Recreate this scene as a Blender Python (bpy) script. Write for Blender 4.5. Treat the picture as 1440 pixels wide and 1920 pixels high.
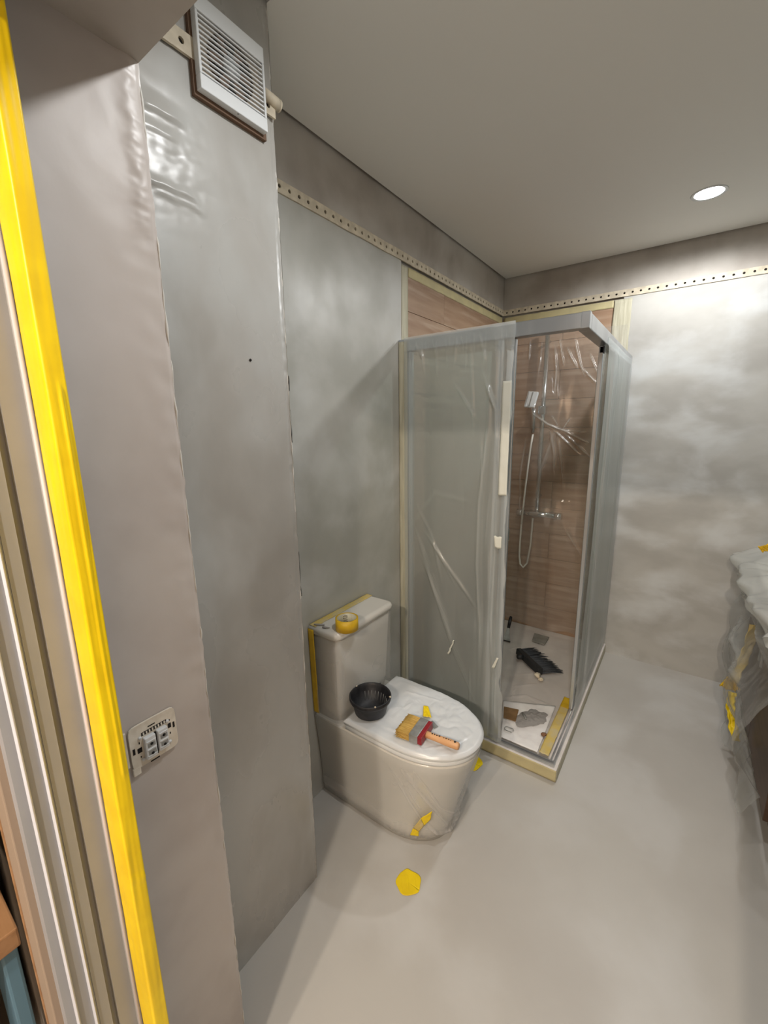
import bpy, bmesh, math, random
from mathutils import Vector, Matrix, noise as mn
random.seed(7)
PI = math.pi
scene = bpy.context.scene
for o in list(bpy.data.objects): bpy.data.objects.remove(o)
col = scene.collection

# ------------------------------------------------------------------ camera
cam_d = bpy.data.cameras.new('camera'); cam = bpy.data.objects.new('camera', cam_d); col.objects.link(cam)
yaw, pitch, roll = math.radians(35.82), math.radians(-11.68), math.radians(-.838)
F = Vector((-math.sin(yaw)*math.cos(pitch), math.cos(yaw)*math.cos(pitch), math.sin(pitch)))
R = Vector((math.cos(yaw), math.sin(yaw), 0)); U = R.cross(F)
R, U = R*math.cos(roll)+U*math.sin(roll), U*math.cos(roll)-R*math.sin(roll)
mw = Matrix((R, U, -F)).transposed().to_4x4(); mw.translation = (1.1481, -3.0436, 1.5643)
cam.matrix_world = mw
cam_d.sensor_fit = 'VERTICAL'; cam_d.sensor_height = 24; cam_d.lens = 787.415*24/1920
cam_d.clip_start = .01
scene.camera = cam

# ------------------------------------------------------------------ world, exposure
wd = bpy.data.worlds.new('world'); scene.world = wd; wd.use_nodes = True
wd.node_tree.nodes['Background'].inputs[0].default_value = (.8, .85, 1, 1)
wd.node_tree.nodes['Background'].inputs[1].default_value = .02
vs = scene.view_settings
vs.view_transform = 'Standard'; vs.look = 'None'; vs.exposure = 0.1; vs.gamma = 1; vs.use_curve_mapping = False
ROOM_W, HALL_W = 40, 165            # lamp powers
COOL, WARM = (.98, .985, .985), (1.0, .87, .72)

# ------------------------------------------------------------------ dimensions
H = 2.529; PF = .2417; YP = -2.223; PS = .363; YS = -2.613; ZL = 2.14; XR = 2.02
LX = .8143; LY = 1.3185; ZR = 1.95; TZ = .062

# ------------------------------------------------------------------ materials
MATS = {}
def lin(c):
    if isinstance(c, str):
        c = [int(c[i:i+2], 16)/255 for i in (0, 2, 4)]
    return tuple((x/12.92 if x <= .04045 else ((x+.055)/1.055)**2.4) for x in c[:3]) + (1,)
def mat(name, c, rough=.5, metal=0, c2=None, scale=4, detail=5, stretch=(1, 1, 1), lo=.35, hi=.65, bump=0, bscale=60,
        bstretch=(1, 1, 1), rvar=0, spec=.5, emit=None, estr=0, coat=0, c3=None, s3=1.2):
    m = bpy.data.materials.new(name); m.use_nodes = True; MATS[name] = m
    nt = m.node_tree; N = nt.nodes; L = nt.links; b = N['Principled BSDF']
    b.inputs['Base Color'].default_value = lin(c); b.inputs['Roughness'].default_value = rough
    b.inputs['Metallic'].default_value = metal; b.inputs['Specular IOR Level'].default_value = spec
    b.inputs['Coat Weight'].default_value = coat
    tc = N.new('ShaderNodeTexCoord')
    def nz(sc, st, det, dist=0):
        mp = N.new('ShaderNodeMapping'); mp.inputs['Scale'].default_value = st; L.new(tc.outputs['Object'], mp.inputs[0])
        n = N.new('ShaderNodeTexNoise'); n.inputs['Scale'].default_value = sc; n.inputs['Detail'].default_value = det
        n.inputs['Distortion'].default_value = dist; L.new(mp.outputs[0], n.inputs['Vector']); return n
    if c2:
        n = nz(scale, stretch, detail, .15)
        rp = N.new('ShaderNodeMapRange'); rp.inputs[1].default_value = lo; rp.inputs[2].default_value = hi; rp.interpolation_type = 'SMOOTHSTEP'
        L.new(n.outputs[0], rp.inputs[0])
        mx = N.new('ShaderNodeMix'); mx.data_type = 'RGBA'; mx.inputs[6].default_value = lin(c); mx.inputs[7].default_value = lin(c2)
        L.new(rp.outputs[0], mx.inputs[0]); out = mx.outputs[2]
        if c3:
            n3 = nz(s3, stretch, 5, .25)
            r3 = N.new('ShaderNodeMapRange'); r3.inputs[1].default_value = .45; r3.inputs[2].default_value = .68; r3.interpolation_type = 'SMOOTHSTEP'
            L.new(n3.outputs[0], r3.inputs[0])
            m3 = N.new('ShaderNodeMix'); m3.data_type = 'RGBA'; m3.inputs[7].default_value = lin(c3)
            L.new(r3.outputs[0], m3.inputs[0]); L.new(out, m3.inputs[6]); out = m3.outputs[2]
        L.new(out, b.inputs['Base Color'])
        if rvar:
            rr = N.new('ShaderNodeMapRange'); rr.inputs[1].default_value = lo-.1; rr.inputs[2].default_value = hi+.1; rr.interpolation_type = 'SMOOTHSTEP'
            rr.inputs[3].default_value = rough-rvar; rr.inputs[4].default_value = rough+rvar
            L.new(n.outputs[0], rr.inputs[0]); L.new(rr.outputs[0], b.inputs['Roughness'])
    if bump:
        n2 = nz(bscale, bstretch, 6, .3)
        bp = N.new('ShaderNodeBump'); bp.inputs['Strength'].default_value = bump; bp.inputs['Distance'].default_value = .004
        L.new(n2.outputs[0], bp.inputs['Height']); L.new(bp.outputs[0], b.inputs['Normal'])
    if emit:
        b.inputs['Emission Color'].default_value = lin(emit); b.inputs['Emission Strength'].default_value = estr
    return m

def schlick(nt, f0, top):
    # two-sided reflectance: f0 head-on rising to top at grazing angles
    N = nt.nodes; L = nt.links
    lw = N.new('ShaderNodeLayerWeight'); lw.inputs[0].default_value = .5
    pw = N.new('ShaderNodeMath'); pw.operation = 'POWER'; pw.inputs[1].default_value = 4.5; L.new(lw.outputs['Facing'], pw.inputs[0])
    ma = N.new('ShaderNodeMath'); ma.operation = 'MULTIPLY_ADD'; ma.inputs[1].default_value = top-f0; ma.inputs[2].default_value = f0; L.new(pw.outputs[0], ma.inputs[0])
    return ma
def film_mat(name, base, white='e8ecec', rough=.16, gloss=.55, trans=.5):
    m = bpy.data.materials.new(name); m.use_nodes = True; MATS[name] = m
    nt = m.node_tree; N = nt.nodes; L = nt.links
    N.remove(N['Principled BSDF']); out = N['Material Output']
    at = N.new('ShaderNodeAttribute'); at.attribute_name = 'dens'
    ad = N.new('ShaderNodeMath'); ad.operation = 'ADD'; ad.use_clamp = True; ad.inputs[1].default_value = base; L.new(at.outputs['Fac'], ad.inputs[0])
    tr = N.new('ShaderNodeBsdfTransparent'); tr.inputs[0].default_value = (.97, .98, .98, 1)
    df = N.new('ShaderNodeBsdfDiffuse'); df.inputs[0].default_value = lin(white)
    tl = N.new('ShaderNodeBsdfTranslucent'); tl.inputs[0].default_value = lin(white)
    m1 = N.new('ShaderNodeMixShader'); m1.inputs[0].default_value = trans; L.new(df.outputs[0], m1.inputs[1]); L.new(tl.outputs[0], m1.inputs[2])
    m2 = N.new('ShaderNodeMixShader'); L.new(ad.outputs[0], m2.inputs[0]); L.new(tr.outputs[0], m2.inputs[1]); L.new(m1.outputs[0], m2.inputs[2])
    lw = schlick(nt, .045*gloss*2, .6)
    ml = lw
    gl = N.new('ShaderNodeBsdfGlossy'); gl.inputs['Roughness'].default_value = rough
    m3 = N.new('ShaderNodeMixShader'); L.new(ml.outputs[0], m3.inputs[0]); L.new(m2.outputs[0], m3.inputs[1]); L.new(gl.outputs[0], m3.inputs[2])
    L.new(m3.outputs[0], out.inputs[0])
    return m

mat('plaster_grey', 'b2b1aa', .42, c2='a2a199', scale=3.2, c3='c1c1bd', s3=2.4, rvar=.1, bump=.12, bscale=14)
mat('plaster_back', 'b6b4ae', .6, c2='a6a39d', scale=3.0, stretch=(.9, .9, 1.5), c3='c8c9c7', s3=2.6, rvar=.05, bump=.035, bscale=12, bstretch=(.6, .6, 1.5))
mat('plaster_raw', 'bab4ac', .65, c2='a49c93', scale=3.4, c3='c2bdb6', s3=2.2, bump=.15, bscale=20)
mat('plaster_pillar', 'b0aea9', .29, c2='a29f99', scale=3.8, stretch=(1, 1.2, .7), c3='b9bab7', s3=2.6, rvar=.05, bump=.2, bscale=9)
mat('plaster_reveal', 'cac3bd', .40, c2='bdb5af', scale=4, c3='cdc6c1', s3=2, rvar=.08, bump=.22, bscale=10)
mat('plaster_edge', 'd6d3cc', .6, bump=.3, bscale=80)
mat('floor_cement', 'b9b6b0', .40, c2='b1ada7', scale=1.6, c3='bfbdb9', s3=2.4, rvar=.07, bump=.03, bscale=10)
mat('ceiling_paint', 'e6e5e0', .85)
mat('dark_void', '1c1916', .9)
mat('hall_paint', 'a89684', .8)
mat('tile_wood', 'a78b72', .5, c2='8f7059', scale=2.6, stretch=(1, 1, 10), detail=6, lo=.25, hi=.75, c3='b29a84', s3=2.2, bump=.1, bscale=8, bstretch=(1, 1, 14))
mat('grout', '7a6d62', .9)
mat('tape_cream', 'c4c0aa', .6, c2='b2ad96', scale=9, stretch=(6, 6, .6), bump=.3, bscale=30, bstretch=(4, 4, .4))
mat('tape_cream_y', 'cabf92', .6, c2='bdb28a', scale=9, bump=.25, bscale=30)
mat('strip_cream', 'd3c8b2', .6, c2='bfb49f', scale=30)
mat('tape_yellow', 'f4d608', .42, c2='ebca04', scale=14, bump=.15, bscale=18, bstretch=(1, 1, .15))
mat('tape_ochre', 'd9b21e', .5, c2='c9a21a', scale=18, bump=.2, bscale=40)
mat('tape_old', 'd2b862', .6, c2='c9b98a', scale=16, bump=.3, bscale=60)
mat('tape_white', 'd8d8cc', .6, bump=.2, bscale=40)
mat('frame_grey', 'a9adb6', .4, c2='a2a6ae', scale=5)
mat('frame_highlight', 'd6dbe8', .3)
mat('frame_beige', 'a6a6a6', .5, c2='9f9f9e', scale=6)
mat('architrave', 'a39384', .6)
mat('gasket', 'cdc6cb', .5)
mat('aluminium', 'c4c8cb', .28, metal=.85, c2='b2b6ba', scale=6, stretch=(1, 1, .2))
mat('alu_dull', 'a9aca9', .4, metal=.7)
mat('chrome', 'd6dadd', .12, metal=1)
mat('steel', 'a6a7a6', .4, metal=.45, c2='8f908c', scale=30)
mat('ceramic', 'd9d6cf', .14, coat=.4)
mat('white_plastic', 'dcdfe0', .35)
mat('ivory_plastic', 'e8e1d3', .45, c2='d8cfbf', scale=40, bump=.15, bscale=60)
mat('black_plastic', '121216', .5, c2='26262a', scale=40, bump=.15, bscale=50)
mat('dark_gap', '17120e', .9)
mat('fan_dark_brown', '6a5240', .8)
mat('fan_tan', 'b5a795', .8)
mat('fan_brown', '5a4433', .8)
mat('bristle', 'cda95a', .7, c2='b08a3e', scale=26, stretch=(.6, 12, 6), bump=.5, bscale=30, bstretch=(.5, 12, 8))
mat('brush_red', '8e2028', .4)
mat('brush_wood', 'dcab7c', .5, c2='cf9a6a', scale=6, stretch=(1, 8, 8))
mat('ink', '2c2622', .6)
mat('broom_black', '232527', .6)
mat('broom_fibre', '40444a', .65)
mat('card_brown', '8a6c48', .8, c2='7b5f3e', scale=20)
mat('powder', '9b9895', .95, bump=.5, bscale=90)
mat('plaster_bit', 'd9cdb6', .9, bump=.4, bscale=120)
mat('brown_bit', '7c5a42', .9)
mat('slate_tile', '7e7d76', .55, c2='8b8a83', scale=20)
mat('tray_stone', 'e0dad5', .5, c2='d4cdc8', scale=7, bump=.2, bscale=90)
mat('paper_white', 'f0eeeb', .7, c2='e2dedb', scale=9, bump=.25, bscale=18)
mat('cabinet_wood', '57402f', .5, c2='4a3525', scale=4, stretch=(1, 1, 8))
mat('shelf_wood', 'a47f5c', .5, c2='94704e', scale=6, stretch=(1, 8, 8))
mat('blue_board', '5a8098', .5)
mat('dark_box', '2a211c', .7)
mat('hose_white', 'cfccc2', .35)
mat('lamp_glow', 'ffffff', .5, emit='f4fbff', estr=30)
mat('lamp_glow_warm', 'ffffff', .5, emit='ffe6c0', estr=18)
mat('glass_pane', 'ffffff', .05)
g = MATS['glass_pane']; nt = g.node_tree; nt.nodes.remove(nt.nodes['Principled BSDF'])
_t = nt.nodes.new('ShaderNodeBsdfTransparent'); _t.inputs[0].default_value = (.86, .90, .88, 1)
_g = nt.nodes.new('ShaderNodeBsdfGlossy'); _g.inputs['Roughness'].default_value = .08
_f = schlick(nt, .05, .7)
_m = nt.nodes.new('ShaderNodeMixShader'); nt.links.new(_f.outputs[0], _m.inputs[0]); nt.links.new(_t.outputs[0], _m.inputs[1]); nt.links.new(_g.outputs[0], _m.inputs[2])
nt.links.new(_m.outputs[0], nt.nodes['Material Output'].inputs[0])
film_mat('film_front', .46, 'e2e5e2', .24)
film_mat('film_side', .42, 'edf5f2', .38)
film_mat('film_back', .18, 'f0ebe4', .12, 1.0)
film_mat('film_white', .55, 'fafbfc', .3)
film_mat('film_bowl', .28, 'e4e2e0', .2)
film_mat('film_tray', .50, 'f0ece8', .25)
film_mat('film_vanity', .22, 'e4e4de', .2)

# ------------------------------------------------------------------ builders
def finish(name, me, m, parent=None, smooth=False, local=False):
    if m is not None: me.materials.append(MATS[m] if isinstance(m, str) else m)
    o = bpy.data.objects.new(name, me); col.objects.link(o)
    if smooth:
        for p in me.polygons: p.use_smooth = True
    if local:
        if parent: o.parent = parent
        return o
    # recentre the origin on the base of the piece
    if len(me.vertices):
        xs = [v.co for v in me.vertices]
        c = Vector(((min(v.x for v in xs)+max(v.x for v in xs))/2, (min(v.y for v in xs)+max(v.y for v in xs))/2, min(v.z for v in xs)))
    else: c = Vector()
    if parent:
        o.parent = parent
        o.location = c-world_loc(parent)
    else: o.location = c
    me.transform(Matrix.Translation(-c))
    return o
def world_loc(o):
    l = Vector(o.location)
    while o.parent: o = o.parent; l += Vector(o.location)
    return l
def from_bm(name, bm, m, parent=None, smooth=False, local=False):
    bmesh.ops.recalc_face_normals(bm, faces=bm.faces)
    me = bpy.data.meshes.new(name); bm.to_mesh(me); bm.free()
    return finish(name, me, m, parent, smooth, local)
def add_box(bm, x0, x1, y0, y1, z0, z1, bev=0, seg=2):
    g = bmesh.ops.create_cube(bm, size=1)['verts']
    for v in g:
        v.co = Vector(((x0+x1)/2+v.co.x*(x1-x0), (y0+y1)/2+v.co.y*(y1-y0), (z0+z1)/2+v.co.z*(z1-z0)))
    if bev:
        es = set(e for v in g for e in v.link_edges)
        bmesh.ops.bevel(bm, geom=list(es), offset=bev, segments=seg, affect='EDGES', profile=.5)
    return g
def box(name, x0, x1, y0, y1, z0, z1, m, parent=None, bev=0, seg=2, local=False):
    bm = bmesh.new(); add_box(bm, x0, x1, y0, y1, z0, z1, bev, seg)
    return from_bm(name, bm, m, parent, False, local)
def boxes(name, lst, m, parent=None, bev=0):
    bm = bmesh.new()
    for b in lst: add_box(bm, *b, bev)
    return from_bm(name, bm, m, parent)
def prism(name, poly, z0, z1, m, parent=None, bev=0, smooth=False, local=False):
    bm = bmesh.new()
    a = [bm.verts.new((x, y, z0)) for x, y in poly]; b = [bm.verts.new((x, y, z1)) for x, y in poly]
    n = len(poly); bm.faces.new(a[::-1]); top = bm.faces.new(b)
    for i in range(n): bm.faces.new((a[i], a[(i+1) % n], b[(i+1) % n], b[i]))
    if bev: bmesh.ops.bevel(bm, geom=list(top.edges), offset=bev, segments=3, affect='EDGES', profile=.5)
    return from_bm(name, bm, m, parent, smooth, local)
def add_tube(bm, pts, r, n=10, cap=True):
    pts = [Vector(p) for p in pts]; rings = []
    rs = r if isinstance(r, (list, tuple)) else [r]*len(pts)
    for i, p in enumerate(pts):
        d = (pts[min(i+1, len(pts)-1)]-pts[max(i-1, 0)]).normalized()
        a = d.orthogonal().normalized() if i == 0 else (rings_a-(rings_a.dot(d))*d).normalized()
        rings_a = a; b = d.cross(a)
        rings.append([bm.verts.new(p+(a*math.cos(t)+b*math.sin(t))*rs[i]) for t in [2*PI*k/n for k in range(n)]])
    for i in range(len(rings)-1):
        for k in range(n): bm.faces.new((rings[i][k], rings[i][(k+1) % n], rings[i+1][(k+1) % n], rings[i+1][k]))
    if cap: bm.faces.new(rings[0][::-1]); bm.faces.new(rings[-1])
def tube(name, pts, r, m, parent=None, n=10, local=False, smooth=True):
    bm = bmesh.new(); add_tube(bm, pts, r, n); return from_bm(name, bm, m, parent, smooth, local)
def lathe(name, prof, m, parent=None, c=(0, 0, 0), n=32, smooth=True, jit=0, local=False, axis=None, cap=False):
    bm = bmesh.new(); rings = []
    for r, z in prof:
        ring = []
        for k in range(n):
            t = 2*PI*k/n; p = Vector((r*math.cos(t), r*math.sin(t), z))
            if jit: p *= 1+jit*mn.noise(Vector((math.cos(t)*3, math.sin(t)*3, z*20)))
            if axis: p = axis @ p
            ring.append(bm.verts.new(p+Vector(c)))
        rings.append(ring)
    for i in range(len(rings)-1):
        for k in range(n): bm.faces.new((rings[i][k], rings[i][(k+1) % n], rings[i+1][(k+1) % n], rings[i+1][k]))
    if cap and prof[0][0] > 1e-4: bm.faces.new(rings[0][::-1])
    if cap and prof[-1][0] > 1e-4: bm.faces.new(rings[-1])
    bmesh.ops.remove_doubles(bm, verts=bm.verts, dist=1e-5)
    return from_bm(name, bm, m, parent, smooth, local)
def grid(name, nu, nv, fn, m, parent=None, dens=None, smooth=True, thick=0, local=False):
    vs_ = []; ds = []
    for j in range(nv+1):
        for i in range(nu+1):
            r = fn(i/nu, j/nv)
            if isinstance(r, tuple) and len(r) == 2: vs_.append(r[0]); ds.append(r[1])
            else: vs_.append(r); ds.append(0)
    fs = [(j*(nu+1)+i, j*(nu+1)+i+1, (j+1)*(nu+1)+i+1, (j+1)*(nu+1)+i) for j in range(nv) for i in range(nu)]
    me = bpy.data.meshes.new(name); me.from_pydata([tuple(v) for v in vs_], [], fs)
    a = me.attributes.new('dens', 'FLOAT', 'POINT'); a.data.foreach_set('value', ds)
    o = finish(name, me, m, parent, smooth, local)
    if thick:
        md = o.modifiers.new('thickness', 'SOLIDIFY'); md.thickness = thick; md.offset = 0
    return o
def tag(o, label, cat, group=None):
    o['label'] = label; o['category'] = cat
    if group: o['group'] = group
    return o
def struct(o): o['kind'] = 'structure'; return o
def root(name, loc, label=None, cat=None, group=None, rz=0):
    o = bpy.data.objects.new(name, None); col.objects.link(o); o.location = loc; o.rotation_euler = (0, 0, rz); o.empty_display_size = .05
    if label: tag(o, label, cat, group)
    return o
def nz(x, y, z=0, s=1): return mn.noise(Vector((x*s, y*s, z)))
def segdist(px, py, a, b):
    ax, ay = a; bx, by = b; dx, dy = bx-ax, by-ay; l = dx*dx+dy*dy or 1e-9
    t = max(0, min(1, ((px-ax)*dx+(py-ay)*dy)/l)); qx, qy = ax+t*dx, ay+t*dy
    return math.hypot(px-qx, py-qy), t
def ridges(px, py, rl):
    h = d_ = 0
    for pts, hh, w, dn in rl:
        best = 9; s_ = 0; n = len(pts)-1
        for i in range(n):
            d, t = segdist(px, py, pts[i], pts[i+1])
            if d < best: best = d; s_ = (i+t)/n
        if best < w*3:
            e = min(1, 4*s_, 4*(1-s_))
            h += e*hh*max(0, 1-best/w)**1.3; d_ += e*dn*math.exp(-(best/(w*.5))**2)
    return h, d_

# ================================================================== SETTING
struct(box('floor', -1.6, 2.3, -5.2, .2, -.1, 0, 'floor_cement'))
# ceiling panel hung with a dark shadow gap all round, slab above coloured dark for the shade in it
struct(boxes('ceiling', [(PF+.012, XR-.012, YS+.005, YP-.0, H, H+.012), (.013, XR-.012, YP, -.013, H, H+.012)], 'ceiling_paint'))
struct(box('ceiling', -1.6, 2.3, YS+.0, .2, 2.66, 2.72, 'dark_void'))
struct(box('ceiling', -1.6, 2.3, -5.2, YS-.3, 2.56, 2.6, 'ceiling_paint'))

# --- wall with the toilet and the shower (x = 0)
wl = struct(box('wall_left', -.12, -.012, -2.6, .12, 0, 2.66, 'plaster_raw'))
def coat(name, axis, a0, a1, z0, z1, m, parent, out, th):
    # a skim coat with a slightly uneven face
    def fn(u, v):
        a = a0+(a1-a0)*u; z = z0+(z1-z0)*v
        d = out+.0018*nz(a*2.2, z*2.2, 3)+.0006*nz(a*9, z*9, 5)
        return (d, a, z) if axis == 'x' else (a, -d, z)
    return grid(name, 40, 60, fn, m, parent)
coat('plaster_coat', 'x', -1.293, YP-.25, 0, 2.30, 'plaster_grey', wl, 0, .01)
box('coat_edge', -.012, -.001, -1.2955, -1.2925, 0, 2.293, 'dark_gap', wl)
coat('upper_coat', 'x', 0.0, YP-.25, 2.30, 2.60, 'plaster_raw', wl, -.001, .01)
# --- far wall (y = 0)
wb = struct(box('wall_back', -.12, 2.2, .012, .12, 0, 2.66, 'plaster_raw'))
coat('plaster_coat', 'y', .74, XR+.02, 0, 2.30, 'plaster_back', wb, 0, .01)
coat('upper_coat', 'y', 0.0, XR+.02, 2.30, 2.60, 'plaster_raw', wb, -.001, .01)
# wood-look plank tiles in the shower
TH = .186
def planks(parent, axis, a0, a1):
    r = 0; z = .045
    while z < 2.27:
        z1 = min(z+TH, 2.285); cuts = [a0] + ([a0+(a1-a0)*(.33 if r % 2 else .68)] if axis == 'x' else ([a0+(a1-a0)*.55] if r % 2 else [])) + [a1]
        for i in range(len(cuts)-1):
            p, q = cuts[i]+.001, cuts[i+1]-.001
            pr = random.uniform(0, .0012)
            if axis == 'x': box('tile', -.011, -.003+pr, p, q, z+.001, z1-.001, 'tile_wood', parent, .0008, 1)
            else: box('tile', p, q, .003-pr, .011, z+.001, z1-.001, 'tile_wood', parent, .0008, 1)
        z = z1; r += 1
planks(wl, 'x', -1.293, -.004)
planks(wb, 'y', 0.0, .735)
# --- right wall, hidden behind the vanity
struct(box('wall_right', XR, XR+.12, -2.6, .2, 0, 2.66, 'plaster_grey'))

# --- boxed pillar carrying the fan: uneven plaster face with ragged right arris
wp = struct(box('wall_pillar', -.012, PF-.012, YS-.02, YP-.006, 0, 2.66, 'plaster_grey'))
def pillar_face(u, v):
    y = YS-.02+(YP-YS+.02)*u; z = 2.62*v
    d = PF+.0022*nz(y*5, z*2.2, 1)+.0008*nz(y*16, z*7, 2)
    # lumpy trowelled patch under the fan and along the inner corner
    k = math.exp(-((z-2.10)/.10)**2)*max(0, 1-abs(y+2.50)/.13)
    d += k*(.006*abs(nz(y*6, z*20, 7))+.0014*nz(y*50, z*60, 4))
    for zr, y0, y1, am in ((2.035, -2.58, -2.445, .007), (2.02, -2.55, -2.43, .004), (2.165, -2.56, -2.46, .005), (2.13, -2.57, -2.48, .003)):
        if y0 < y < y1:
            zz = zr+.007*nz(y*26, 0, 9+zr); e = min(1, (y-y0)/.02, (y1-y)/.02)
            d += e*am*(max(0, 1-(z-zz)/.035)**2 if z > zz else max(0, 1-(zz-z)/.005))
    if z > 1.7: d += .004*math.exp(-((y+2.6)/.03)**2)*(.6+nz(y*12, z*30, 6))
    if u > .97: d -= .002*(1+nz(0, z*40, 3)); y += .0015*nz(3, z*45, 1)
    return (d, y, z)
grid('plaster_face', 110, 600, pillar_face, 'plaster_pillar', wp)
def pillar_side(u, v):
    z = 2.62*v; x = PF-.001-(PF+.005)*u
    return (x-.002*nz(0, z*40, 3)*(u < .05), YP+.0015*nz(3, z*45, 1)*(u < .05)+.0012*nz(x*6, z*4, 2), z)
grid('plaster_return', 20, 420, pillar_side, 'plaster_grey', wp)
def arris(name, x, y, z0, z1, m, parent, s, seed, r=.0022, out=.001):
    bm = bmesh.new(); pts = []; rs = []
    n = int((z1-z0)/.008)
    for i in range(n+1):
        z = z0+(z1-z0)*i/n
        pts.append((x+out+.0016*nz(z*60, seed), y+.0018*nz(z*45, seed+5), z)); rs.append(r*max(.12, .5+1.5*nz(z*25, seed+9)))
    add_tube(bm, pts, rs, 5); return from_bm(name, bm, m, parent, True)
arris('arris', PF-.0035, YP-.001, 0, 2.52, 'plaster_edge', wp, 1, 1.3, .0021, .0005)
for z0_, z1_ in ((1.52, 1.61), (1.06, 1.20), (1.66, 1.70)): arris('crack', PF-.002, YP+.0018, z0_, z1_, 'dark_gap', wp, 1, z0_, .0016, .0005)
lathe('nail_hole', [(0, 0), (.0035, 0), (.0030, .0012), (0, .0012)], 'dark_gap', wp, (PF+.001, -2.345, 1.727), 10, axis=Matrix.Rotation(PI/2, 3, 'Y'))

# --- wall of the doorway: reveal on the left, head above, far jamb wall on the right
wdr = struct(boxes('wall_doorway', [(-.02, PS-.004, -2.93, YS, 0, 2.66), (PS-.004, 1.42, -2.93, YS, ZL, 2.66), (1.42, 2.2, -2.93, YS, 0, 2.66), (-1.6, -.02, -2.93, -2.7, 0, 2.66)], 'plaster_raw'))
def reveal(u, v):
    y = -2.93+(YS+2.93)*u; z = ZL*v
    d = PS+.0016*nz(y*7, z*3, 11)+.0007*nz(y*20, z*12, 12)
    k = math.exp(-((y-YS)/.05)**2)
    d += k*.0018*nz(y*30, z*30, 14)
    if z > 1.85: d += .0045*min(1, (z-1.85)/.08)*math.exp(-((y+2.632)/.016)**2)*(.65+.4*nz(y*30, z*45, 15)+.35*nz(y*10, z*14, 2)+.30*nz(y*70, z*110, 5))
    if u > .985: y += .0025*nz(1, z*40, 3); d -= .001
    return (d, y, z)
grid('plaster_face', 110, 620, reveal, 'plaster_reveal', wdr)
arris('arris', PS-.002, YS-.001, 0, ZL, 'plaster_edge', wdr, 1, 7.7, .0019, .0005)
# --- hall beyond the doorway (behind and left of the camera)
struct(box('wall_hall', -1.6, -1.5, -5.2, -2.7, 0, 2.6, 'hall_paint'))
struct(box('wall_hall', 2.2, 2.3, -5.2, -2.7, 0, 2.6, 'hall_paint'))
struct(box('wall_hall', -1.6, 2.3, -5.3, -5.2, 0, 2.6, 'hall_paint'))

# --- perforated plaster bead running round the room
def bead(name, a0, a1, place, z0=2.293, z1=2.331, pitch=.042, rh=.0062):
    n = max(1, round((a1-a0)/pitch)); p = (a1-a0)/n; zc = (z0+z1)/2; hw = p/2; hz = (z1-z0)/2
    bm = bmesh.new()
    sq = [(1, 0), (1, 1), (0, 1), (-1, 1), (-1, 0), (-1, -1), (0, -1), (1, -1)]
    for i in range(n):
        ac = a0+p*(i+.5)
        f = lambda da, dz, d: bm.verts.new(place(ac+da, zc+dz, d+.0008*nz((ac+da)*20, zc+dz, 2)))
        zo = .0016*nz(ac*8, 1, 5)
        o_ = [f(sx*hw, sz*hz+zo*abs(sz), .006) for sx, sz in sq]
        q_ = [f(math.cos(k*PI/4)*rh, math.sin(k*PI/4)*rh, .006) for k in range(8)]
        w_ = [f(math.cos(k*PI/4)*rh, math.sin(k*PI/4)*rh, .0005) for k in range(8)]
        e_ = [f(sx*hw, sz*hz+zo*abs(sz), 0) for sx, sz in sq]
        for k in range(8):
            l = (k+1) % 8
            bm.faces.new((o_[k], o_[l], q_[l], q_[k])); bm.faces.new((q_[k], q_[l], w_[l], w_[k]))
            if k in (1, 2, 5, 6): bm.faces.new((o_[k], e_[k], e_[l], o_[l]))
        bm.faces.new(w_).material_index = 1  # hole bottoms coloured dark for the shade inside
    me = bpy.data.meshes.new(name); bm.to_mesh(me); bm.free()
    o = finish(name, me, 'strip_cream'); me.materials.append(MATS['dark_gap'])
    return struct(o)
bead('trim_1', -2.4, -.006, lambda a, z, d: (d, a, z))
bead('trim_2', .006, XR, lambda a, z, d: (a, -d, z))
bead('trim_3', YS+.004, YP-.002, lambda a, z, d: (PF+d+.004, a, z))

# ================================================================== DOOR FRAME
df = struct(root('door_1', (.45, -2.885, 0)))
def jamb_profile():
    return [(.364, -2.829), (.50, -2.829), (.50, -2.849), (.438, -2.849), (.438, -2.853), (.425, -2.853), (.425, -2.8785), (.418, -2.880), (.418, -2.887), (.364, -2.887)]
prism('jamb', jamb_profile(), 0, 2.03, 'frame_beige', df)
def rib(y0, y1, xo, m='frame_highlight'):
    n = 6; pts = [(.40, y0)]+[(xo-.006+.006*math.sin(PI*k/n), y0+(y1-y0)*k/n) for k in range(n+1)]+[(.40, y1)]
    prism('rib', pts, 0, 2.03, m, df, smooth=False)
prism('rib_panel', [(.40, -2.9055), (.428, -2.9055), (.428, -2.945), (.40, -2.945)], 0, 2.03, 'frame_grey', df)
prism('casing', [(.366, -2.8875), (.4275, -2.8885), (.4285, -2.9052), (.366, -2.9052)], 0, 2.03, 'frame_grey', df)
rib(-2.9065, -2.9125, .4325); rib(-2.9285, -2.9345, .4325)  # ribs coloured whiter than the frame for the highlights on their rounded edges
tube('gasket', [(.44, -2.8525, 0), (.44, -2.8525, 2.03)], .0032, 'gasket', df, 8)
box('head', .366, 1.418, -2.945, -2.829, 2.031, 2.138, 'frame_grey', df)
box('jamb', 1.36, 1.418, -2.945, -2.829, 0, 2.03, 'frame_grey', df)
box('architrave', .335, .40, -2.955, -2.931, 0, 2.12, 'architrave', df, .002)
box('architrave_bead', .327, .334, -2.957, -2.931, 0, 2.12, 'shelf_wood', df, .002)
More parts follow.
